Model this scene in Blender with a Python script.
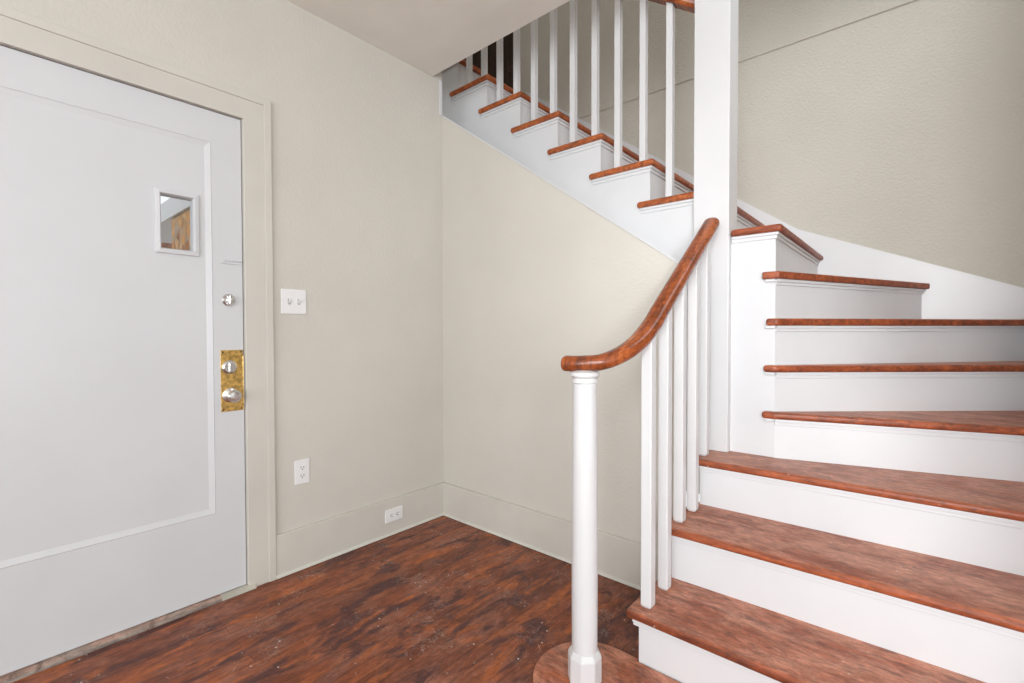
import bpy, bmesh, math, random
from mathutils import Vector, Matrix
random.seed(7)
for o in list(bpy.data.objects): bpy.data.objects.remove(o)
SC = bpy.context.scene
COL = SC.collection

# ------------------------------------------------------------------ camera
cam_d = bpy.data.cameras.new('camera')
cam = bpy.data.objects.new('camera', cam_d); COL.objects.link(cam)
FPX = 471.85
cam_d.sensor_fit = 'HORIZONTAL'; cam_d.sensor_width = 36.0
cam_d.lens = FPX / 1024 * 36.0
cam_d.clip_start = 0.05; cam_d.clip_end = 200
yaw, pitch, roll = map(math.radians, (40.849, -1.056, -0.119))
Fv = Vector((-math.sin(yaw)*math.cos(pitch), math.cos(yaw)*math.cos(pitch), math.sin(pitch)))
Rv = Vector((math.cos(yaw), math.sin(yaw), 0)); Uv = Rv.cross(Fv)
R2 = Rv*math.cos(roll) + Uv*math.sin(roll); U2 = -Rv*math.sin(roll) + Uv*math.cos(roll)
M = Matrix((R2, U2, -Fv)).transposed().to_4x4(); M.translation = Vector((2.2369, -1.9328, 1.1274))
cam.matrix_world = M
SC.camera = cam

# ------------------------------------------------------------------ world, light, exposure
w = bpy.data.worlds.new('daylight'); SC.world = w; w.use_nodes = True
w.node_tree.nodes['Background'].inputs[0].default_value = (0.93, 0.965, 1.0, 1)
w.node_tree.nodes['Background'].inputs[1].default_value = 1.0
SC.view_settings.view_transform = 'Standard'; SC.view_settings.look = 'None'
SC.view_settings.gamma = 1.0; SC.view_settings.exposure = 0.09
SC.view_settings.use_curve_mapping = False
def area(name, loc, target, sx, sy, power, col=(1, 1, 1), spread=180):
    d = bpy.data.lights.new(name, 'AREA'); d.shape = 'RECTANGLE'; d.size = sx; d.size_y = sy
    d.energy = power; d.color = col; d.spread = math.radians(spread)
    o = bpy.data.objects.new(name, d); COL.objects.link(o); o.location = loc
    o.rotation_euler = (Vector(target) - Vector(loc)).to_track_quat('-Z', 'Y').to_euler()
    return o
area('window_light_rear', (4.2, -7.4, 1.5), (1.8, 0, 1.5), 5.0, 2.6, 192, (0.945, 0.975, 1.0))
area('window_light_right', (7.5, -3.4, 1.5), (1.0, -0.2, 1.3), 2.6, 2.2, 36, (0.92, 0.97, 1.0))
area('ceiling_fill', (3.5, -2.9, 1.5), (2.0, -1.2, 2.67), 0.7, 0.7, 44, (0.93, 0.97, 1.0))  # unseen fill lamp, added to brighten the ceiling
area('riser_fill', (2.75, -3.4, 1.9), (2.45, 1.2, 1.35), 0.8, 0.8, 10.5, (0.95, 0.975, 1.0), 62)  # unseen narrow fill, added to lift the winder risers without the door
area('upstairs_light', (0.9, -1.6, 5.0), (1.2, 1.4, 2.6), 1.2, 1.2, 24, (1.0, 0.98, 0.95))
area('stairwell_fill', (2.63, 0.55, 3.35), (1.3, 0.6, 1.6), 0.8, 1.1, 9, (0.95, 0.98, 1.0))  # unseen fill, added to brighten the top winder risers

# ------------------------------------------------------------------ materials
def nmat(name):
    m = bpy.data.materials.new(name); m.use_nodes = True
    nt = m.node_tree; b = nt.nodes['Principled BSDF']
    return m, nt, b
def N(nt, t, **kw):
    n = nt.nodes.new(t)
    for k, v in kw.items():
        if k in n.inputs: n.inputs[k].default_value = v
        else: setattr(n, k, v)
    return n
def noise(nt, vec, scale, detail=4, rough=0.55, dist=0.0):
    n = N(nt, 'ShaderNodeTexNoise'); n.inputs['Scale'].default_value = scale
    n.inputs['Detail'].default_value = detail; n.inputs['Roughness'].default_value = rough
    n.inputs['Distortion'].default_value = dist
    nt.links.new(vec, n.inputs['Vector']); return n
def mapping(nt, vec, scale=(1, 1, 1), loc=(0, 0, 0), rot=(0, 0, 0)):
    n = N(nt, 'ShaderNodeMapping'); n.inputs['Scale'].default_value = scale
    n.inputs['Location'].default_value = loc; n.inputs['Rotation'].default_value = rot
    nt.links.new(vec, n.inputs['Vector']); return n.outputs[0]
def ramp(nt, fac, stops):
    n = N(nt, 'ShaderNodeValToRGB'); cr = n.color_ramp
    while len(cr.elements) < len(stops): cr.elements.new(0.5)
    for e, (p, c) in zip(cr.elements, stops):
        e.position = p; e.color = (c, c, c, 1) if isinstance(c, (int, float)) else (*c, 1)
    nt.links.new(fac, n.inputs[0]); return n.outputs[0]
def mix(nt, fac, a, b, mode='MIX'):
    n = N(nt, 'ShaderNodeMix'); n.data_type = 'RGBA'; n.blend_type = mode
    for s, v in ((n.inputs[0], fac), (n.inputs[6], a), (n.inputs[7], b)):
        if isinstance(v, (int, float)): s.default_value = v
        elif isinstance(v, tuple): s.default_value = (*v, 1)
        else: nt.links.new(v, s)
    return n.outputs[2]
def math_(nt, op, a, b=0.0):
    n = N(nt, 'ShaderNodeMath'); n.operation = op
    for s, v in ((n.inputs[0], a), (n.inputs[1], b)):
        if isinstance(v, (int, float)): s.default_value = v
        else: nt.links.new(v, s)
    return n.outputs[0]
def objco(nt):
    # world position, so that every board has its own stretch of grain
    return N(nt, 'ShaderNodeNewGeometry').outputs['Position']
def bump(nt, b, height, strength, dist):
    n = N(nt, 'ShaderNodeBump'); n.inputs['Strength'].default_value = strength; n.inputs['Distance'].default_value = dist
    nt.links.new(height, n.inputs['Height']); nt.links.new(n.outputs[0], b.inputs['Normal'])

def paint(name, col, rough=0.5, bs=0.25, bscale=90, bd=0.002, dirt=0.03, scuffs=False):
    m, nt, b = nmat(name); v = objco(nt)
    n = noise(nt, v, 3.0, 3)
    lo = tuple(c*(1-dirt*2) for c in col); hi = tuple(min(1, c*(1+dirt)) for c in col)
    c = ramp(nt, n.outputs[0], [(0.3, lo), (0.7, hi)])
    if scuffs:
        s = noise(nt, mapping(nt, v, (1, 1, 1.6), (3.1, 0.4, 1.7)), 9, 5, 0.7, 0.6)
        f = ramp(nt, s.outputs[0], [(0.70, 0.0), (0.76, 0.30)])
        c = mix(nt, f, c, (0.42, 0.40, 0.38))
    nt.links.new(c, b.inputs['Base Color'])
    b.inputs['Roughness'].default_value = rough
    h = noise(nt, v, bscale, 3, 0.6)
    bump(nt, b, h.outputs[0], bs, bd)
    return m

def stucco(name, col, bs=0.26):
    m, nt, b = nmat(name); v = objco(nt)
    n = noise(nt, v, 2.0, 3)
    c = ramp(nt, n.outputs[0], [(0.3, tuple(x*0.965 for x in col)), (0.7, tuple(x*1.02 for x in col))])
    nt.links.new(c, b.inputs['Base Color']); b.inputs['Roughness'].default_value = 0.7
    h1 = noise(nt, v, 70, 3, 0.55); h2 = noise(nt, v, 190, 2, 0.5)
    h = math_(nt, 'ADD', ramp(nt, h1.outputs[0], [(0.42, 0.0), (0.62, 1.0)]), math_(nt, 'MULTIPLY', h2.outputs[0], 0.5))
    bump(nt, b, h, bs, 0.002 if bs < 0.4 else 0.004)
    return m

def floor_wood():
    m, nt, b = nmat('worn_floor_boards'); v = objco(nt)
    # boards run along the y axis: swap axes so that the brick rows do too
    sx = N(nt, 'ShaderNodeSeparateXYZ'); nt.links.new(v, sx.inputs[0])
    cx = N(nt, 'ShaderNodeCombineXYZ'); nt.links.new(sx.outputs[1], cx.inputs[0]); nt.links.new(sx.outputs[0], cx.inputs[1])
    br = N(nt, 'ShaderNodeTexBrick'); nt.links.new(cx.outputs[0], br.inputs['Vector'])
    br.offset = 0.37; br.inputs['Scale'].default_value = 1.0
    br.inputs['Brick Width'].default_value = 0.95; br.inputs['Row Height'].default_value = 0.058
    br.inputs['Mortar Size'].default_value = 0.0012; br.inputs['Mortar Smooth'].default_value = 0.3
    br.inputs['Color1'].default_value = (0.0, 0.0, 0.0, 1); br.inputs['Color2'].default_value = (1, 1, 1, 1)
    br.inputs['Mortar'].default_value = (0.5, 0.5, 0.5, 1)
    grain = noise(nt, mapping(nt, v, (34, 3.0, 1)), 1.0, 6, 0.65, 0.4)
    board = mix(nt, 0.68, br.outputs['Color'], grain.outputs[0])
    c = ramp(nt, board, [(0.15, (0.085, 0.022, 0.010)), (0.42, (0.16, 0.041, 0.016)), (0.62, (0.25, 0.066, 0.023)), (0.88, (0.36, 0.11, 0.034))])
    # worn dusty grey-pink film
    dn = noise(nt, mapping(nt, v, (2.0, 1.1, 1), (2.3, 5.1, 0)), 2.6, 9, 0.74, 0.5)
    dust = ramp(nt, dn.outputs[0], [(0.45, 0.0), (0.62, 0.65)])
    c = mix(nt, dust, c, (0.27, 0.125, 0.090))
    # old orange varnish
    og = noise(nt, mapping(nt, v, (5.5, 1.5, 1), (1.7, 9.2, 0)), 1.9, 8, 0.62, 0.6)
    c = mix(nt, ramp(nt, og.outputs[0], [(0.54, 0.0), (0.63, 0.75)]), c, (0.42, 0.112, 0.028))
    # dark purple-brown stains, stretched along the boards
    dk = noise(nt, mapping(nt, v, (5.0, 1.6, 1), (7.7, 1.2, 0)), 2.0, 9, 0.66, 0.9)
    stain = ramp(nt, dk.outputs[0], [(0.52, 0.0), (0.60, 0.80)])
    c = mix(nt, stain, c, (0.060, 0.024, 0.026))
    fn = noise(nt, mapping(nt, v, (34, 12, 1)), 1.5, 9, 0.8, 0.3)
    c = mix(nt, 0.7, c, ramp(nt, fn.outputs[0], [(0.36, 0.28), (0.52, 0.60), (0.66, 1.0)]), 'OVERLAY')
    # scratches and specks of white paint
    sc = noise(nt, v, 11, 8, 0.72, 1.9)
    band = ramp(nt, sc.outputs[0], [(0.491, 0.0), (0.5, 1.0), (0.509, 0.0)])
    gate = ramp(nt, noise(nt, v, 4.3, 5, 0.7).outputs[0], [(0.52, 0.0), (0.62, 0.9)])
    c = mix(nt, mix(nt, 1.0, band, gate, 'MULTIPLY'), c, (0.62, 0.50, 0.44))
    for rot, off in ((0.25, 3.0), (-0.9, 11.0), (1.15, 5.0), (2.2, 8.0)):
        # stray straight scratches
        wv = mapping(nt, mapping(nt, v, (1, 1, 1), (0, 0, 0), (0, 0, rot)), (70, 5.0, 1), (off, off*0.7, 0))
        sn = noise(nt, wv, 1.6, 2, 0.4, 0.0)
        ln = ramp(nt, sn.outputs[0], [(0.765, 0.0), (0.79, 0.8)])
        c = mix(nt, ln, c, (0.62, 0.50, 0.44))
    vo = N(nt, 'ShaderNodeTexVoronoi'); vo.inputs['Scale'].default_value = 22; nt.links.new(v, vo.inputs['Vector'])
    spk = ramp(nt, vo.outputs['Distance'], [(0.03, 1.0), (0.10, 0.0)])
    g2 = ramp(nt, noise(nt, v, 2.1, 4).outputs[0], [(0.46, 0.0), (0.56, 0.9)])
    c = mix(nt, mix(nt, 1.0, spk, g2, 'MULTIPLY'), c, (0.80, 0.72, 0.66))
    c = mix(nt, math_(nt, 'MULTIPLY', br.outputs['Fac'], 0.6), c, (0.025, 0.010, 0.006))
    nt.links.new(c, b.inputs['Base Color'])
    r = ramp(nt, dn.outputs[0], [(0.35, 0.36), (0.65, 0.62)]); nt.links.new(r, b.inputs['Roughness'])
    b.inputs['Specular IOR Level'].default_value = 0.35
    hh = math_(nt, 'SUBTRACT', math_(nt, 'MULTIPLY', grain.outputs[0], 0.25), br.outputs['Fac'])
    bump(nt, b, hh, 0.35, 0.0015)
    return m

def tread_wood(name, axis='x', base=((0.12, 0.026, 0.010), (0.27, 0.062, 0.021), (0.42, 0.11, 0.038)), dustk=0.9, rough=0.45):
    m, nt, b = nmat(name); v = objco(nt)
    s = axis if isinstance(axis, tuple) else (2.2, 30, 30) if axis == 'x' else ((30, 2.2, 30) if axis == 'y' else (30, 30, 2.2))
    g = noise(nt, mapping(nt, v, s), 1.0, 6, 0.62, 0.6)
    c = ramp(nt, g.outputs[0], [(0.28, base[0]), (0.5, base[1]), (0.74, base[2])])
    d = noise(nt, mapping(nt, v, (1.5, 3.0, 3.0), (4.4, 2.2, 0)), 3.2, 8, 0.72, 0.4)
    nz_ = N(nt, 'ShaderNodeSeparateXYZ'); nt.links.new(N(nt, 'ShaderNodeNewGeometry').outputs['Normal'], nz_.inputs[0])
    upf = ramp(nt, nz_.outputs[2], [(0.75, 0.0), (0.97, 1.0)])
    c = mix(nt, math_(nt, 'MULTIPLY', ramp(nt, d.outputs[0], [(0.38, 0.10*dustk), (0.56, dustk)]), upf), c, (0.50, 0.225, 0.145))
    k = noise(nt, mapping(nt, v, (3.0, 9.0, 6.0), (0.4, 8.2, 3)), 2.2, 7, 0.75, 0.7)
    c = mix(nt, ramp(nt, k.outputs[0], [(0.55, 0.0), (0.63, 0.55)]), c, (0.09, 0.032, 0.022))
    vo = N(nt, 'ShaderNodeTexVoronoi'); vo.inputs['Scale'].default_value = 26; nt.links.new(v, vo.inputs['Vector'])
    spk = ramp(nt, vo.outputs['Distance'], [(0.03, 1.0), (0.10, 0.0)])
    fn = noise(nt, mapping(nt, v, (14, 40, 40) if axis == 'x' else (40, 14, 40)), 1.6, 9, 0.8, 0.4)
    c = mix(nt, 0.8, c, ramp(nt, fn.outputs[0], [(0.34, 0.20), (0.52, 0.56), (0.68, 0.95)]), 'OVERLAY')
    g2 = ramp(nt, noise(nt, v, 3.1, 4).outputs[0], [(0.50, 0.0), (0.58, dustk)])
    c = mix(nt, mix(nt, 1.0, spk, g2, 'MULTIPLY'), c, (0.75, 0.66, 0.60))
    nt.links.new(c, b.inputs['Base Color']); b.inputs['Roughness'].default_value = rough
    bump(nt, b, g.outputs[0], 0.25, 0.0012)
    return m

def plain(name, col, rough=0.5, metal=0.0, **kw):
    m, nt, b = nmat(name); v = objco(nt)
    n = noise(nt, v, kw.get('scale', 40), 4)
    k = kw.get('var', 0.06)
    c = ramp(nt, n.outputs[0], [(0.35, tuple(x*(1-k) for x in col)), (0.65, tuple(min(1, x*(1+k)) for x in col))])
    nt.links.new(c, b.inputs['Base Color'])
    b.inputs['Roughness'].default_value = rough; b.inputs['Metallic'].default_value = metal
    return m

WALL = stucco('cream_textured_wall', (0.600, 0.575, 0.518))
WALLUP = stucco('cream_stairwell_wall', (0.57, 0.542, 0.475), 0.5)
CREAM = paint('cream_trim_paint', (0.600, 0.578, 0.522), 0.45, 0.15, 60)
SHOE = paint('pale_shoe_paint', (0.63, 0.61, 0.55), 0.45, 0.15, 60)
PATCH = paint('worn_sill_paint', (0.47, 0.45, 0.38), 0.6, 0.4, 60, 0.002, 0.2, True)
CEIL = paint('ceiling_paint', (0.80, 0.77, 0.71), 0.7, 0.2, 80)
WHITE = paint('white_stair_paint', (0.685, 0.69, 0.70), 0.38, 0.12, 40, 0.0015, 0.02, True)
WHITE2 = paint('white_gloss_paint', (0.68, 0.68, 0.685), 0.35, 0.12, 45, 0.0015, 0.015)
DOORM = paint('white_door_paint', (0.625, 0.635, 0.65), 0.40, 0.12, 30, 0.0015, 0.015)
FLOORM = floor_wood()
TREAD = tread_wood('worn_tread_wood')
TREADY = tread_wood('polished_upper_tread_wood', 'y', ((0.20, 0.045, 0.012), (0.36, 0.09, 0.022), (0.50, 0.14, 0.035)), 0.12, 0.4)
RAILM = tread_wood('polished_rail_wood', (34, 3.5, 3.5), ((0.09, 0.022, 0.008), (0.27, 0.062, 0.015), (0.46, 0.13, 0.030)), 0.10, 0.25)
THRESH = tread_wood('weathered_threshold', 'y', ((0.13, 0.10, 0.085), (0.24, 0.19, 0.16), (0.38, 0.31, 0.26)), 0.4, 0.6)
DARKHALL = tread_wood('dark_wood_hall_shade', 'z', ((0.012, 0.006, 0.003), (0.025, 0.012, 0.006), (0.045, 0.02, 0.01)), 0.0, 0.5)  # dark door wood; its near-black tone also paints in the hall's darkness
BRASS = plain('tarnished_brass', (0.78, 0.50, 0.16), 0.28, 0.9, var=0.35, scale=60)
STEEL = plain('satin_nickel', (0.72, 0.71, 0.70), 0.24, 1.0)
DARK = plain('dark_slot', (0.02, 0.02, 0.02), 0.6)
GREYP = plain('grey_plastic', (0.35, 0.35, 0.34), 0.5)
PLAST = plain('white_plastic', (0.80, 0.80, 0.80), 0.3, var=0.01)
def glassm():
    m, nt, b = nmat('clear_glass'); b.inputs['Transmission Weight'].default_value = 1.0
    b.inputs['Roughness'].default_value = 0.0; b.inputs['IOR'].default_value = 1.2
    b.inputs['Base Color'].default_value = (0.97, 0.98, 0.98, 1); return m
GLASS = glassm()
def stonem():
    m, nt, b = nmat('tan_stone_veneer'); v = objco(nt)
    vo = N(nt, 'ShaderNodeTexVoronoi'); vo.inputs['Scale'].default_value = 7.5; nt.links.new(v, vo.inputs['Vector'])
    sep = N(nt, 'ShaderNodeSeparateColor'); nt.links.new(vo.outputs['Color'], sep.inputs[0])
    c = ramp(nt, sep.outputs[0], [(0.0, (0.45, 0.18, 0.06)), (0.4, (0.80, 0.40, 0.14)), (0.7, (0.85, 0.50, 0.22)), (1.0, (0.55, 0.36, 0.22))])
    c = mix(nt, ramp(nt, noise(nt, v, 9, 6, 0.7).outputs[0], [(0.45, 0.0), (0.7, 0.6)]), c, (0.18, 0.10, 0.06))
    e = N(nt, 'ShaderNodeTexVoronoi'); e.feature = 'DISTANCE_TO_EDGE'; e.inputs['Scale'].default_value = 7.5; nt.links.new(v, e.inputs['Vector'])
    c = mix(nt, ramp(nt, e.outputs['Distance'], [(0.0, 0.8), (0.06, 0.0)]), c, (0.45, 0.38, 0.32))
    nt.links.new(c, b.inputs['Base Color']); b.inputs['Roughness'].default_value = 0.85
    bump(nt, b, e.outputs['Distance'], 0.6, 0.03)
    return m
STONE = stonem()

# ------------------------------------------------------------------ mesh helpers
def build(name, bm, mat, parent=None, bevel=0.0, seg=2, smooth=False, kind=None, angle=30):
    bmesh.ops.recalc_face_normals(bm, faces=bm.faces[:])
    me = bpy.data.meshes.new(name); bm.to_mesh(me); bm.free()
    o = bpy.data.objects.new(name, me); COL.objects.link(o)
    me.materials.append(mat)
    if parent is not None:
        o.parent = parent
        # mesh data are given in world coordinates: shift them to the frame of the thing's root
        root = parent
        while root.parent is not None: root = root.parent
        me.transform(root.matrix_basis.inverted())
    if bevel > 0:
        b = o.modifiers.new('edges', 'BEVEL'); b.width = bevel; b.segments = seg; b.limit_method = 'ANGLE'; b.angle_limit = math.radians(angle)
    if smooth:
        for p in me.polygons: p.use_smooth = True
        try: me.set_sharp_from_angle(angle=math.radians(38))
        except Exception: pass
    if kind: o['kind'] = kind
    return o
def box(bm, x0, x1, y0, y1, z0, z1):
    v = [bm.verts.new(p) for p in ((x0,y0,z0),(x1,y0,z0),(x1,y1,z0),(x0,y1,z0),(x0,y0,z1),(x1,y0,z1),(x1,y1,z1),(x0,y1,z1))]
    for f in ((0,3,2,1),(4,5,6,7),(0,1,5,4),(1,2,6,5),(2,3,7,6),(3,0,4,7)): bm.faces.new([v[i] for i in f])
def prism(bm, pts, axis, a, b):
    """polygon extruded along an axis from a to b; pts are 2D in the remaining axes in order"""
    def P(p, t):
        return {'z': (p[0], p[1], t), 'y': (p[0], t, p[1]), 'x': (t, p[0], p[1])}[axis]
    lo = [bm.verts.new(P(p, a)) for p in pts]; hi = [bm.verts.new(P(p, b)) for p in pts]
    bm.faces.new(lo); bm.faces.new(hi[::-1])
    n = len(pts)
    for i in range(n): bm.faces.new((lo[i], lo[(i+1) % n], hi[(i+1) % n], hi[i]))
def lathe(bm, prof, c, axis='z', seg=32, sq=None):
    """prof: list of (radius, height)"""
    rings = []
    for r, h in prof:
        ring = []
        for i in range(seg):
            a = 2*math.pi*(i+0.5)/seg
            p = (r*math.cos(a), r*math.sin(a), h)
            if axis == 'x': p = (h, r*math.cos(a), r*math.sin(a))
            ring.append(bm.verts.new((p[0]+c[0], p[1]+c[1], p[2]+c[2])))
        rings.append(ring)
    for a, b in zip(rings, rings[1:]):
        for i in range(seg): bm.faces.new((a[i], a[(i+1) % seg], b[(i+1) % seg], b[i]))
    bm.faces.new(rings[0][::-1]); bm.faces.new(rings[-1])
def nb(): return bmesh.new()
def empty(name, loc, label, cat, group=None, kind=None):
    o = bpy.data.objects.new(name, None); COL.objects.link(o); o.location = loc
    o.empty_display_size = 0.1
    if label: o['label'] = label
    if cat: o['category'] = cat
    if group: o['group'] = group
    if kind: o['kind'] = kind
    bpy.context.view_layer.update()
    return o
def struct(name, bm, mat, **kw):
    return build(name, bm, mat, kind='structure', **kw)
def lab(o, t): o['label'] = t; return o

# ------------------------------------------------------------------ dimensions
R = 0.1976                 # rise
RU = 0.2028; RUN = 0.2808  # upper flight
XR = 2.65                  # right stair wall
W = 1.40                   # far stair wall
YS = 0.310                 # face of the upper string
OV = 0.028                 # nosing overhang
TH = 0.030
CEILZ = 2.67; SLAB = 2.985; TOP = 5.3
Nx, Ny = 1.772, YS
def zt(k): return k*R if k <= 8 else 8*R + (k-8)*RU + (0.022 if k == 15 else 0)
X = {k: 1.800 - (k-8)*RUN for k in range(8, 17)}
YN = YS - OV               # front of the returned nosings

# ------------------------------------------------------------------ room shell
bm = nb(); box(bm, -0.14, 5.2, -6.0, 0.0, -0.12, 0.0); box(bm, 1.45, XR, 0.0, W, -0.12, 0.0); struct('floor', bm, FLOORM)
DY0, DY1, DZ0, DZ1 = -2.055, -1.1405, 0.020, 2.052
bm = nb()
pts = [(-6.0, 0), (DY0-0.004, 0), (DY0-0.004, DZ1+0.004), (DY1+0.004, DZ1+0.004), (DY1+0.004, 0), (0, 0), (0, CEILZ+0.15), (-6.0, CEILZ+0.15)]
prism(bm, pts, 'x', -0.14, 0.0); struct('wall_left', bm, WALL)
# wall under the stair: solid as deep as the recess, its top cut along the slope
def cut(x): return 2.462 - 0.7085*x
bm = nb(); prism(bm, [(-0.6, 0), (1.498, 0), (1.498, cut(1.498)), (-0.6, cut(-0.6))], 'y', 0.0, 0.03)
struct('wall_back', bm, WALL)
bm = nb(); box(bm, -0.9, -0.02, -0.10, -0.001, 2.3, CEILZ+0.14); struct('wall_light_block', bm, WALL)  # hidden piece, added to stop outside light leaking in beside the stair
bm = nb()
vv = []
for x in (-0.6, 1.498):
    c0 = cut(x)
    vv.append([bm.verts.new(p) for p in ((x, -0.006, c0-0.002), (x, -0.006, c0+0.006), (x, YS-0.002, c0-0.052), (x, YS-0.002, c0-0.062))])
bm.faces.new(vv[0]); bm.faces.new(vv[1][::-1])
for i in range(4): bm.faces.new((vv[0][i], vv[0][(i+1) % 4], vv[1][(i+1) % 4], vv[1][i]))
box(bm, -0.001, 0.003, -0.022, 0.0, cut(0)-0.004, CEILZ); struct('trim_stair_edge', bm, WHITE)
bm = nb(); box(bm, -0.9, 5.2, -6.0, -0.075, CEILZ, SLAB); struct('ceiling', bm, CEIL)
bm = nb(); box(bm, -0.55, XR+0.1, W, W+0.12, 0, TOP); struct('wall_far', bm, WALLUP)
bm = nb()
for z0, z1, y0, y1 in ((0, 2.78, -0.60, W), (3.92, TOP, -0.60, W), (2.78, 3.92, -0.60, 0.13), (2.78, 3.92, 0.97, W)): box(bm, XR, XR+0.1, y0, y1, z0, z1)
box(bm, XR+0.1, 5.2, -0.60, -0.50, 0, CEILZ); struct('wall_right', bm, WALLUP)
bm = nb(); box(bm, XR-0.018, XR-0.0005, 0.06, 0.13, 2.71, 3.99); box(bm, XR-0.018, XR-0.0005, 0.97, 1.04, 2.71, 3.99); box(bm, XR-0.018, XR-0.0005, 0.13, 0.97, 2.71, 2.78); box(bm, XR-0.018, XR-0.0005, 0.13, 0.97, 3.92, 3.99)
struct('added_window_1', bm, WHITE2, bevel=0.003)  # unseen window frame, added around the stairwell fill light
bm = nb(); box(bm, -0.55, XR, W-0.007, W, 2.890, 2.936); struct('trim_ledge', bm, WALLUP, bevel=0.002)
# upstairs: landing, hall walls and ceiling
bm = nb(); prism(bm, [(-3.0, YN), (X[15], YN), (X[15], W), (-0.55, W), (-0.55, 3.2), (-3.0, 3.2)], 'z', zt(15)-0.03, zt(15)); struct('floor_landing', bm, TREADY, bevel=0.010, seg=3)
bm = nb(); box(bm, -3.0, -2.9, -3.0, 3.3, SLAB, TOP); struct('wall_hall_left', bm, WALLUP)
bm = nb(); box(bm, -3.0, XR+0.1, -3.1, -3.0, SLAB, TOP); struct('wall_hall_front', bm, WALLUP)
bm = nb(); box(bm, XR, XR+0.1, -3.0, -0.60, SLAB, TOP); struct('wall_hall_right', bm, WALLUP)
bm = nb(); box(bm, -3.0, XR+0.1, -3.1, 3.3, TOP, TOP+0.1); struct('ceiling_hall', bm, CEIL)
bm = nb(); box(bm, -1.75, -0.552, W+0.02, W+0.065, zt(15)+0.005, 5.1)
for z0, z1 in ((3.15, 3.95), (4.05, 4.95)):
    for x0, x1 in ((-1.6, -1.2), (-1.1, -0.70)): box(bm, x0, x1, W+0.012, W+0.03, z0, z1)
struct('door_2', bm, DARKHALL, bevel=0.006)
bm = nb(); box(bm, -3.0, -1.752, W, W+0.1, SLAB, TOP); box(bm, -1.752, -0.55, W, W+0.1, 5.1, TOP); struct('wall_hall_far', bm, DARKHALL)  # dark colour stands in for the unlit hall

# baseboards with a pale shoe along the floor
for nm, y0, y1, x0, x1 in (('baseboard_left', -1.0205, 0.0, 0.0, 0.016), ('baseboard_back', -0.016, 0.0, 0.0, 1.498)):
    bm = nb(); box(bm, x0, x1, y0, y1, 0.004, 0.200); b = struct(nm, bm, CREAM, bevel=0.004)
    bm = nb()
    if nm == 'baseboard_left': prism(bm, [(0.016, 0.003), (0.026, 0.003), (0.024, 0.009), (0.016, 0.015)], 'y', y0, -0.016)
    else: prism(bm, [(-0.016, 0.003), (-0.026, 0.003), (-0.024, 0.009), (-0.016, 0.015)], 'x', 0.016, 1.498)
    build('shoe_molding', bm, SHOE, b)

# ------------------------------------------------------------------ door and casing
CY = -1.0205; CT = 2.168
bm = nb()
def casing(bm, w0, w1, x1):
    """U-shaped band around the door, from w0 to w1 measured outwards from the opening"""
    a0, a1 = DY1+0.004+w0, DY1+0.004+w1; b0, b1 = DY0-0.004-w0, DY0-0.004-w1; t0, t1 = DZ1+0.004+w0, DZ1+0.004+w1
    prism(bm, [(a0, 0.0), (a1, 0.0), (a1, t1), (b1, t1), (b1, 0.0), (b0, 0.0), (b0, t0), (a0, t0)], 'x', 0.0, x1)
casing(bm, 0.0, 0.086, 0.016); casing(bm, 0.085, 0.116, 0.021)
struct('trim_door_casing', bm, CREAM, bevel=0.002)
bm = nb(); box(bm, -0.14, -0.046, DY0-0.004, DY0-0.001, 0, DZ1+0.003); box(bm, -0.14, -0.046, DY1+0.001, DY1+0.004, 0, DZ1+0.003); box(bm, -0.14, -0.052, DY0, DY1, DZ1, DZ1+0.004)
struct('trim_door_stop', bm, CREAM)
bm = nb(); prism(bm, [(-0.14, 0.0), (0.030, 0.0), (0.026, 0.012), (0.012, 0.018), (-0.14, 0.019)], 'y', DY0-0.02, DY1+0.030)
struct('trim_threshold', bm, THRESH, bevel=0.002)
bm = nb(); prism(bm, [(-0.002, 0.0185), (0.012, 0.0195), (0.0262, 0.0133), (0.0302, 0.0015), (0.029, 0.001), (0.0, 0.01)], 'y', DY1-0.105, DY1+0.0305)
build('paint_patch', bm, PATCH, bpy.data.objects['trim_threshold'])

door = empty('door_1', (0, (DY0+DY1)/2, 0.0), 'white single panel entry door with a tiny window and brass lock plate', None, kind='structure')
def rings(bm, loops):
    vs = [[bm.verts.new(p) for p in l] for l in loops]
    for a, b in zip(vs, vs[1:]):
        for i in range(4): bm.faces.new((a[i], a[(i+1) % 4], b[(i+1) % 4], b[i]))
    return vs
def rect(y0, y1, z0, z1, x): return [(x, y0, z0), (x, y1, z0), (x, y1, z1), (x, y0, z1)]
bm = nb(); fx = -0.003
WY0, WY1, WZ0, WZ1 = -1.430, -1.322, 1.463, 1.673
L = [rect(DY0, DY1, DZ0, DZ1, -0.045), rect(DY0, DY1, DZ0, DZ1, fx),
     rect(DY0+0.125, -1.255, 0.367, 1.925, fx), rect(DY0+0.128, -1.258, 0.370, 1.922, fx+0.002), rect(DY0+0.130, -1.260, 0.372, 1.920, fx+0.000), rect(DY0+0.149, -1.279, 0.391, 1.901, fx-0.0055),
     rect(WY0, WY1, WZ0, WZ1, fx-0.006), rect(WY0, WY1, WZ0, WZ1, -0.045), rect(DY0, DY1, DZ0, DZ1, -0.045)]
rings(bm, L); bmesh.ops.remove_doubles(bm, verts=bm.verts[:], dist=1e-5)
build('door_slab', bm, DOORM, door)
bm = nb(); fo = 0.020
rings(bm, [rect(WY0-fo, WY1+fo, WZ0-fo, WZ1+fo, fx-0.012), rect(WY0-fo, WY1+fo, WZ0-fo, WZ1+fo, fx+0.004), rect(WY0-0.004, WY1+0.004, WZ0-0.004, WZ1+0.004, fx+0.007),
           rect(WY0+0.001, WY1-0.001, WZ0+0.001, WZ1-0.001, fx-0.006), rect(WY0+0.001, WY1-0.001, WZ0+0.001, WZ1-0.001, fx-0.04)])
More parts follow.
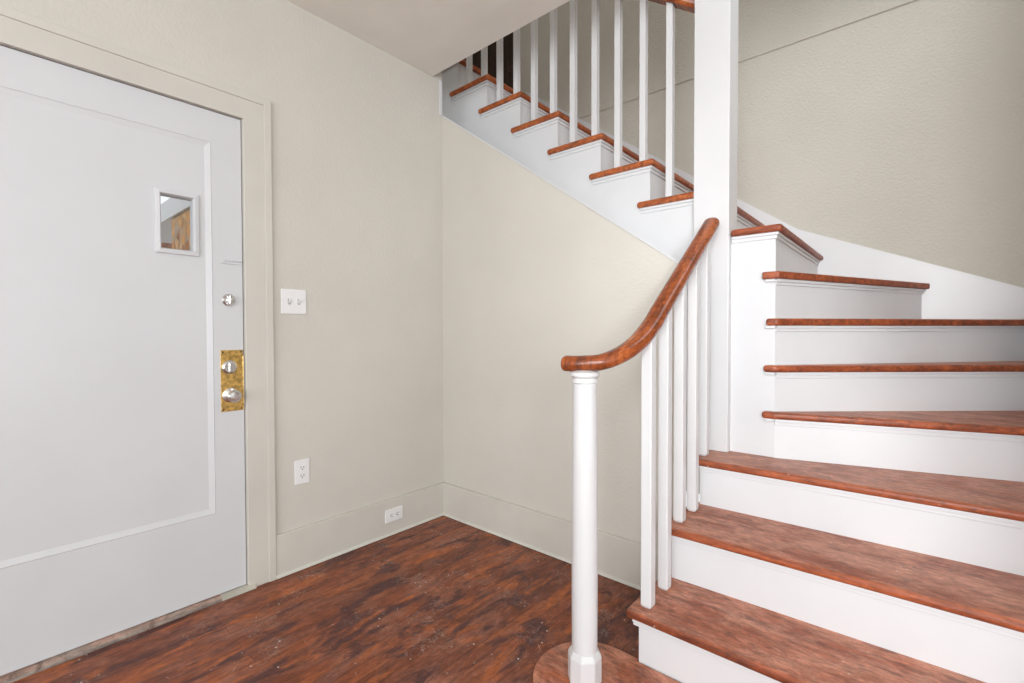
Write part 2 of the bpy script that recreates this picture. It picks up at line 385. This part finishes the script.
wf = lab(build('window_frame', bm, DOORM, door, bevel=0.0015), 'narrow raised white frame around the peep window')
bm = nb(); box(bm, -0.014, -0.010, WY0, WY1, WZ0, WZ1); build('pane', bm, GLASS, wf)
# deadbolt, brass plate with thumb turn and knob
bm = nb(); lathe(bm, [(0.026, fx), (0.0265, fx+0.004), (0.0215, fx+0.010), (0.020, fx+0.012)], (0, -1.196, 1.270), 'x', 28)
db = lab(build('deadbolt', bm, STEEL, door, smooth=True), 'round satin metal deadbolt rose')
bm = nb(); lathe(bm, [(0.0135, fx+0.0125), (0.0125, fx+0.020)], (0, -1.196, 1.270), 'x', 20); box(bm, fx+0.018, fx+0.030, -1.2005, -1.1915, 1.253, 1.287)
build('thumb_turn', bm, STEEL, db, bevel=0.0015)
bm = nb(); box(bm, fx, fx+0.0025, -1.2305, -1.1425, 0.793, 1.056)
pl = lab(build('lock_plate', bm, BRASS, door, bevel=0.001), 'tall tarnished brass lock plate')
bm = nb(); lathe(bm, [(0.030, fx+0.0026), (0.030, fx+0.006), (0.024, fx+0.011), (0.022, fx+0.012)], (0, -1.197, 0.983), 'x', 28); box(bm, fx+0.012, fx+0.022, -1.201, -1.193, 0.965, 1.001)
lab(build('lock_cylinder', bm, STEEL, pl, bevel=0.001), 'round nickel thumb turn lock')
bm = nb(); lathe(bm, [(0.031, fx+0.0026), (0.031, fx+0.006), (0.020, fx+0.012), (0.011, fx+0.015), (0.011, fx+0.032), (0.020, fx+0.038), (0.0265, fx+0.048), (0.0265, fx+0.056), (0.020, fx+0.064), (0.009, fx+0.066)], (0, -1.195, 0.862), 'x', 32)
lab(build('door_knob', bm, STEEL, pl, smooth=True), 'round nickel door knob')
for yy, zz in ((-1.2215, 0.802), (-1.2215, 1.047), (-1.151, 0.802), (-1.151, 1.047)):
    bm = nb(); lathe(bm, [(0.0035, fx+0.0024), (0.0030, fx+0.0040)], (0, yy, zz), 'x', 12); build('screw', bm, DARK, pl)
bm = nb(); box(bm, -0.004, 0.0035, DY1-0.0025, DY1+0.001, 0.800, 1.030); build('latch_edge', bm, STEEL, door)
bm = nb(); box(bm, fx, fx+0.006, -1.225, -1.209, 1.425, 1.445); box(bm, fx, fx+0.010, -1.209, -1.148, 1.436, 1.444); box(bm, fx, fx+0.004, -1.209, -1.148, 1.424, 1.436)
lab(build('chain_track', bm, DOORM, door, bevel=0.001), 'small painted chain latch track')

# outside, seen through the little door window
t = empty('stone_pillar', (-3.0, -0.45, -0.02), 'rugged tan stone pillar outside, seen through the small door window', 'pillar')
bm = nb(); box(bm, -3.42, -2.35, -0.58, -0.12, -0.02, 2.27); build('shaft', bm, STONE, t, bevel=0.02)
bm = nb(); box(bm, -3.60, -2.25, -0.66, -0.08, -0.10, -0.02); build('footing', bm, STONE, t, bevel=0.01)
bm = nb(); box(bm, -5.0, -2.0, -0.60, 0.0, 2.275, 2.46); struct('ceiling_porch', bm, WHITE2)
bm = nb(); box(bm, -12.3, -12.0, -3.0, 3.0, -0.2, 3.45); struct('wall_neighbor', bm, plain('brown_brick', (0.22, 0.11, 0.07), 0.9, scale=6, var=0.4))
bm = nb(); box(bm, -9, -0.14, -8, 4, -0.22, -0.10); struct('floor_porch', bm, plain('concrete', (0.45, 0.43, 0.40), 0.9))

# ------------------------------------------------------------------ switch and outlets
t = empty('light_switch', (0.0, -0.921, 1.276), 'white double light switch plate on the wall right of the door', 'light switch')
bm = nb(); box(bm, 0.0, 0.006, -0.980, -0.862, 1.218, 1.334); build('cover_plate', bm, PLAST, t, bevel=0.003, seg=3)
for y in (-0.944, -0.898):
    bm = nb(); box(bm, 0.0062, 0.0072, y-0.006, y+0.006, 1.263, 1.289); fr = build('toggle_slot', bm, GREYP, t)
    bm = nb(); prism(bm, [(0.0072, 1.266), (0.0072, 1.280), (0.019, 1.289), (0.019, 1.282)], 'y', y-0.004, y+0.004); build('toggle', bm, PLAST, fr, bevel=0.001)
    for z in (1.246, 1.306):
        bm = nb(); lathe(bm, [(0.003, 0.006), (0.0025, 0.0072)], (0, y, z), 'x', 12); build('screw', bm, PLAST, t)
def outlet(name, loc, label, x, horiz):
    t = empty(name, (x, loc[0], loc[1]), label, 'outlet')
    def bx(bm, a, b, c, d, x0, x1):       # a..b along the plate's width, c..d along its height
        if horiz: box(bm, x+x0, x+x1, loc[0]+c, loc[0]+d, loc[1]+a, loc[1]+b)
        else: box(bm, x+x0, x+x1, loc[0]+a, loc[0]+b, loc[1]+c, loc[1]+d)
    bm = nb(); bx(bm, -0.036, 0.036, -0.058, 0.058, 0, 0.006); build('cover_plate', bm, PLAST, t, bevel=0.003, seg=3)
    for s in (-1, 1):
        c = 0.0195*s
        bm = nb(); bx(bm, -0.0165, 0.0165, c-0.014, c+0.014, 0.006, 0.0078); rc = build('receptacle', bm, PLAST, t, bevel=0.0012)
        for q in (-0.0065, 0.0065):
            bm = nb(); bx(bm, q-0.0013, q+0.0013, c-0.002, c+0.007, 0.0078, 0.0082); build('slot', bm, DARK, rc)
        bm = nb(); bx(bm, -0.0024, 0.0024, c-0.010, c-0.005, 0.0078, 0.0082); build('ground_slot', bm, DARK, rc)
    bm = nb(); bx(bm, -0.0025, 0.0025, -0.0025, 0.0025, 0.006, 0.0072); build('screw', bm, PLAST, t)
outlet('wall_outlet', (-0.890, 0.464), 'white upright wall outlet on the cream wall right of the door casing', 0.0, False)
outlet('wall_outlet', (-0.381, 0.112), 'white sideways outlet set in the low baseboard near the corner', 0.016, True)

# ------------------------------------------------------------------ staircase
ST = empty('staircase', (2.07, -0.1, 0.0), 'white and brown wooden staircase with winders turning up behind the beige wall', 'staircase')
def rl(x, a, b): return a + (b-a)*(x-1.5)/(XR-1.5)
XL = 1.532; XLN = 1.494
r1 = (-0.468, -0.468); r2 = (-0.193, -0.173); r3 = (0.106, 0.134)
ANG = {4: 15.7, 5: 41.3, 6: 51.8, 7: 66.4, 8: 90.0}
def wallhit(k, off=0.0):
    """where riser k (shifted by off towards the climber) meets the stairwell walls"""
    a = math.radians(ANG[k]); d = (math.cos(a), math.sin(a)); f = (math.sin(a), -math.cos(a))
    p = (Nx+f[0]*off, Ny+f[1]*off)
    s = []
    if d[0] > 1e-6: s.append((XR-p[0])/d[0])
    if d[1] > 1e-6: s.append((W-p[1])/d[1])
    s = min(s); return (p[0]+d[0]*s, p[1]+d[1]*s)
def winder_front(k):
    a = math.radians(ANG[k]); d = (math.cos(a), math.sin(a)); f = (math.sin(a), -math.cos(a))
    p = (Nx+f[0]*OV, Ny+f[1]*OV); s = (YN-p[1])/d[1]
    return (p[0]+d[0]*s, YN)
def tread(pts, z, mat, moldpts):
    bm = nb(); prism(bm, pts, 'z', z-TH, z)
    t = build('tread', bm, mat, ST, bevel=0.0125, seg=4)
    if moldpts:
        bm = nb()
        for pp, h0, h1 in moldpts: prism(bm, pp, 'z', z-TH-h1, z-TH-h0)
        build('cove_molding', bm, WHITE, t, bevel=0.002)
    return t
def strip(x0, y0, x1, y1, th, ext=0.0):
    """thin strip on the climber's side of the line (x0,y0)-(x1,y1); the line runs away from the inner side"""
    d = Vector((x1-x0, y1-y0)).normalized(); f = Vector((d.y, -d.x))
    a = Vector((x0, y0)) - d*ext; b = Vector((x1, y1))
    return [tuple(a + f*th), tuple(b + f*th), tuple(b), tuple(a)]
def riser(x0, y0, x1, y1, z0, z1):
    d = Vector((x1-x0, y1-y0)).normalized(); f = Vector((d.y, -d.x))
    bm = nb(); prism(bm, [(x0, y0), (x1, y1), (x1-f.x*0.018, y1-f.y*0.018), (x0-f.x*0.018, y0-f.y*0.018)], 'z', z0, z1)
    return build('riser', bm, WHITE, ST)
def coves(x0, y0, x1, y1, ext=0.0):
    return [(strip(x0, y0, x1, y1, 0.014, ext), 0.0, 0.013), (strip(x0, y0, x1, y1, 0.007, ext), 0.013, 0.026)]
e = 0.001
NIB = 0.061; BK = 0.03
# lower straight treads
G = 0.012
tread([(XLN, r1[0]-OV), (XR-e, r1[1]-OV), (XR-e, r2[1]+BK), (XLN, r2[0]+BK)], zt(1), TREAD, coves(XL, r1[0], XR-e, r1[1], 0.018))
tread([(XLN, r2[0]-OV), (XR-e, r2[1]-OV), (XR-e, r3[1]+BK), (XLN, r3[0]+BK)], zt(2), TREAD, coves(XL, r2[0], XR-e, r2[1]))
h4 = wallhit(4)
tread([(XLN, r3[0]-OV), (XR-e, r3[1]-OV), (XR-e, h4[1]+BK), (Nx, Ny+0.005+BK), (Nx, 0.41), (XLN, 0.41)], zt(3), TREAD, coves(XL, r3[0], XR-e, r3[1]))
riser(XL, r1[0], XR-e, r1[1], 0.0, zt(1)-TH); riser(XL, r2[0], XR-e, r2[1], zt(1), zt(2)-TH); riser(XL, r3[0], XR-e, r3[1], zt(2), zt(3)-TH)
# winders
for k in (4, 5, 6, 7):
    f = winder_front(k); h = wallhit(k, OV); b = wallhit(k+1, -BK); a1 = math.radians(ANG[k+1]); xl = {4: 1.727, 5: 1.732, 6: 1.742, 7: 1.727}[k]
    pts = [(xl, YS+0.005), (xl, YN), f, h]
    if h[0] > XR-0.01 and b[1] > W-0.01: pts.append((XR, W))
    pts += [b, (Nx-math.sin(a1)*BK, Ny+math.cos(a1)*BK)]
    pts = [(min(p[0], XR-e), min(p[1], W-e)) for p in pts]
    hr = wallhit(k); cc = coves(Nx, Ny, hr[0], hr[1])
    cc += [([(1.737, YS-e), (1.737, YS-0.016), (Nx+0.002, YS-0.016), (Nx+0.002, YS-e)], 0.0, 0.012)]
    tread(pts, zt(k), TREAD, cc)
    riser(Nx, Ny, hr[0]-e, hr[1]-e, zt(k-1), zt(k)-TH)
# upper straight flight
CX0, CX1, CYF, CYB = 1.441, 1.596, 0.268, 0.393    # post footprint
for k in range(8, 15):
    xk, xn = X[k], X[k+1]; z = zt(k); rx = xk-OV; nx = xn-OV
    g = 0.002
    if k == 8: pts = [(xk, YN), (xk, W-e), (nx-BK, W-e), (nx-BK, CYB+g), (CX1+g, CYB+g), (CX1+g, YN)]
    elif k == 9: pts = [(xk, CYB+g), (xk, W-e), (nx-BK, W-e), (nx-BK, YS+0.005), (nx-NIB, YS+0.005), (nx-NIB, YN), (CX0-g, YN), (CX0-g, CYB+g)]
    else: pts = [(xk, YN), (xk, W-e), (nx-BK, W-e), (nx-BK, YS+0.005), (nx-NIB, YS+0.005), (nx-NIB, YN)]
    y0 = CYB+g if k == 9 else YS
    x1 = rx if k != 9 else CX0-g
    x0 = nx-NIB+0.014 if k != 8 else CX1+g
    cc = [([(rx, y0-0.012*(k != 9)), (rx+0.012, y0-0.012*(k != 9)), (rx+0.012, W-e), (rx, W-e)], 0.0, 0.012),
          ([(rx, y0-0.006*(k != 9)), (rx+0.006, y0-0.006*(k != 9)), (rx+0.006, W-e), (rx, W-e)], 0.012, 0.028),
          ([(x0, YS-0.012), (x1, YS-0.012), (x1, YS), (x0, YS)], 0.0, 0.012),
          ([(x0, YS-0.006), (x1, YS-0.006), (x1, YS), (x0, YS)], 0.012, 0.028)]
    tread(pts, z, TREADY if k > 8 else TREAD, cc)
    bm = nb(); box(bm, rx-0.018, rx, (YS+0.0255 if k != 9 else CYB+g), W-e, zt(k-1), z-TH); build('riser', bm, WHITE, ST)
bm = nb(); box(bm, X[15]-OV-0.018, X[15]-OV, YS+0.0255, W-e, zt(14), zt(15)-0.031); build('riser', bm, WHITE, ST)
# stepped outer string with the inner face of the winders
pts = [(Nx, zt(3)+e), (Nx, zt(8)-TH)]
for k in range(8, 15): pts += [(X[k+1]-OV, zt(k)-TH), (X[k+1]-OV, zt(k+1)-TH)]
pts += [(-0.75, zt(15)-TH), (-0.75, cut(-0.75)-0.25), (1.30, cut(1.30)-0.25), (CX0-0.0, zt(3)+e)]
bm = nb(); prism(bm, pts, 'y', YS, YS+0.025); build('stringer', bm, WHITE, ST)
bm = nb(); prism(bm, [(r1[0]+0.018, 0.0), (-0.031, 0.0), (-0.031, zt(1)-TH), (r1[0]+0.018, zt(1)-TH)], 'x', XL, XL+0.02); build('side_board', bm, WHITE, ST)
# skirt boards on the walls
def sk(x): return zt(8)+(X[8]-x)*RU/RUN+0.078
pts = [(XR-e, 1.32), (1.67, sk(1.67)), (X[15]-0.3, sk(X[15]-0.3)), (X[15]-0.3, zt(13)), (1.6, zt(6)), (XR-e, zt(4))]
bm = nb(); prism(bm, pts, 'y', W-0.014, W-0.0005); build('skirt_board', bm, WHITE, ST)
bm = nb(); prism(bm, [(-0.50, 0.0), (-0.50, 0.46), (0.55, 1.02), (W-0.015, 1.32), (W-0.015, 0.6), (0.4, 0.3), (0.1, 0.0)], 'x', XR-0.014, XR-0.0008); build('skirt_board', bm, WHITE, ST)
# rounded starting step, a thin board on the floor
c = (1.452, -0.643); rad = 0.188; pts = []
for i in range(0, 25):
    a = math.radians(90 + 180*i/24); pts.append((c[0]+rad*math.cos(a), c[1]+rad*math.sin(a)))
pts += [(XR, c[1]-rad), (XR, r1[0]-0.001), (1.531, r1[0]-0.001), (1.531, c[1]+rad)]
bm = nb(); prism(bm, pts, 'z', 0.0, 0.022); lab(build('starting_step', bm, TREAD, ST, bevel=0.009, seg=3), 'thin rounded wooden starting step on the floor')

# ------------------------------------------------------------------ tall post
t = empty('support_post', ((CX0+CX1)/2, (CYF+CYB)/2, zt(3)), 'tall square white post rising from the stair to the floor above', 'post')
bm = nb(); box(bm, CX0, CX1, CYF, CYB, zt(3)+0.0005, SLAB+0.95); build('shaft', bm, WHITE2, t, bevel=0.003)
bm = nb(); box(bm, CX0-0.015, CX1+0.015, CYF-0.015, CYB+0.015, SLAB+0.95, SLAB+0.975); build('cap', bm, WHITE2, t, bevel=0.004)

# ------------------------------------------------------------------ lower railing
def sweep(bm, path, hw, hh, seg=20, flat=0.0):
    rgs = []; n = len(path)
    for i, p in enumerate(path):
        a = path[max(0, i-1)]; b = path[min(n-1, i+1)]
        tn = (b-a).normalized(); side = tn.cross(Vector((0, 0, 1))).normalized(); upv = side.cross(tn).normalized()
        s = 1.0
        if i == 0: s = 0.35
        elif i == 1: s = 0.78
        elif i == 2: s = 0.95
        elif i == n-1: s = 0.62
        elif i == n-2: s = 0.9
        ring = []
        for j in range(seg):
            th = 2*math.pi*j/seg; cx = math.cos(th); sy = math.sin(th)
            # flattened lower side
            ring.append(bm.verts.new(p + side*hw*s*math.copysign(abs(cx)**0.85, cx) + upv*hh*s*math.copysign(abs(sy)**0.85, sy)))
        rgs.append(ring)
    for a, b in zip(rgs, rgs[1:]):
        for j in range(seg): bm.faces.new((a[j], a[(j+1) % seg], b[(j+1) % seg], b[j]))
    bm.faces.new(rgs[0][::-1]); bm.faces.new(rgs[-1])
def catmull(P, n=8):
    out = []
    for i in range(len(P)-1):
        p0 = P[max(0, i-1)]; p1 = P[i]; p2 = P[i+1]; p3 = P[min(len(P)-1, i+2)]
        for k in range(n):
            s = k/n
            out.append(0.5*((2*p1) + (p2-p0)*s + (2*p0-5*p1+4*p2-p3)*s*s + (3*p1-p0-3*p2+p3)*s**3))
    out.append(P[-1]); return out
LR = empty('stair_railing', (1.54, -0.25, 0.022), 'lower stair railing with curved brown handrail and round white newel', 'railing')
NXY = (1.438, -0.658)
ctrl = [Vector(p) for p in ((1.378, -0.672, 1.029), (1.388, -0.672, 1.029), (1.404, -0.669, 1.029), (1.434, -0.660, 1.030), (1.485, -0.632, 1.036), (1.521, -0.570, 1.060), (1.538, -0.49, 1.098), (1.5415, -0.40, 1.152))]
yA, zA = -0.33, 1.205; sl = 0.742
ctrl += [Vector((1.5415, y, zA+(y-yA)*sl)) for y in (-0.33, -0.15, 0.05, 0.15, 0.222)]
path = catmull(ctrl)
bm = nb(); sweep(bm, path, 0.0335, 0.0255)
lab(build('handrail', bm, RAILM, LR, smooth=True), 'curved polished brown wooden handrail')
def railz(y):
    if y > yA: return zA+(y-yA)*sl
    best = min(path, key=lambda p: abs(p.y-y) + (0 if p.x > 1.5 else 9)); return best.z
# newel
seg = 40
bm = nb(); lathe(bm, [(0.050, 0.0), (0.050, 0.976)], (0, 0, -5), 'z', 8); bm.free()
nz = 0.0222
bm = nb(); lathe(bm, [(0.0405, nz+0.098), (0.0415, nz+0.30), (0.0405, nz+0.62), (0.0375, 0.955), (0.0375, 0.968), (0.0415, 0.971), (0.0415, 0.977), (0.0390, 0.980), (0.0390, 0.984), (0.046, 0.992), (0.046, 1.003), (0.030, 1.010)], (*NXY, 0), 'z', 24)
nw = lab(build('newel_post', bm, WHITE2, LR, smooth=True), 'round white newel post')
bm = nb(); lathe(bm, [(0.0545, nz), (0.0545, nz+0.083), (0.0435, nz+0.100)], (*NXY, 0), 'z', 8)
lab(build('newel_base', bm, WHITE2, nw, bevel=0.004), 'octagonal chipped base of the newel')
s2 = 0.0188
for bi, (y, k) in enumerate(((-0.436, 1), (-0.290, 1), (-0.140, 2), (0.004, 2), (0.150, 3))):
    z0 = zt(k)+0.0003; x0 = 1.541 + (0.008, 0.004, 0.0, -0.002, -0.009)[bi]
    bm = nb(); zz = railz(y)-0.012
    vb = [bm.verts.new((x0+a*(s2-0.007), y+b*(s2-0.007), z0)) for a, b in ((-1,-1),(1,-1),(1,1),(-1,1))]
    vm = [bm.verts.new((x0+a*s2, y+b*s2, z0+0.009)) for a, b in ((-1,-1),(1,-1),(1,1),(-1,1))]
    vt = [bm.verts.new((x0+a*s2, y+b*s2, zz+(b*s2)*0.74)) for a, b in ((-1,-1),(1,-1),(1,1),(-1,1))]
    bm.faces.new(vb[::-1]); bm.faces.new(vt)
    for A, B in ((vb, vm), (vm, vt)):
        for i in range(4): bm.faces.new((A[i], A[(i+1) % 4], B[(i+1) % 4], B[i]))
    build('baluster', bm, WHITE2, LR, bevel=0.0035, seg=3)

# ------------------------------------------------------------------ upper railing
UR = empty('stair_railing', (0.6, 0.332, 2.4), 'upper stair railing of slim white balusters above the stepped white stringer', 'railing')
ub = 0.0163; UY = YN+0.052
def urz(x): return 2.642+(1.416-x)*0.714     # underside of the rail
bm = nb()
prof = [(-0.030, 0.0), (0.030, 0.0), (0.033, 0.020), (0.030, 0.040), (0.018, 0.052), (-0.018, 0.052), (-0.030, 0.040), (-0.033, 0.020)]
va = [bm.verts.new((CX0-0.001, UY+a, urz(CX0)+b)) for a, b in prof]; vb = [bm.verts.new((-0.30, UY+a, urz(-0.30)+b)) for a, b in prof]
bm.faces.new(va[::-1]); bm.faces.new(vb)
for i in range(8): bm.faces.new((va[i], va[(i+1) % 8], vb[(i+1) % 8], vb[i]))
lab(build('handrail', bm, RAILM, UR, bevel=0.003), 'straight polished brown wooden handrail')
for k in range(9, 15):
    for q, off in enumerate((0.075, 0.217)):
        x = X[k]-off
        if k == 9 and q == 0: continue
        bm = nb(); z0 = zt(k)+0.0003
        vb = [bm.verts.new((x+a*ub, UY+b*ub, z0)) for a, b in ((-1,-1),(1,-1),(1,1),(-1,1))]
        vt = [bm.verts.new((x+a*ub, UY+b*ub, urz(x+a*ub)+0.006)) for a, b in ((-1,-1),(1,-1),(1,1),(-1,1))]
        bm.faces.new(vb[::-1]); bm.faces.new(vt)
        for i in range(4): bm.faces.new((vb[i], vb[(i+1) % 4], vt[(i+1) % 4], vt[i]))
        build('baluster', bm, WHITE2, UR, bevel=0.0025)
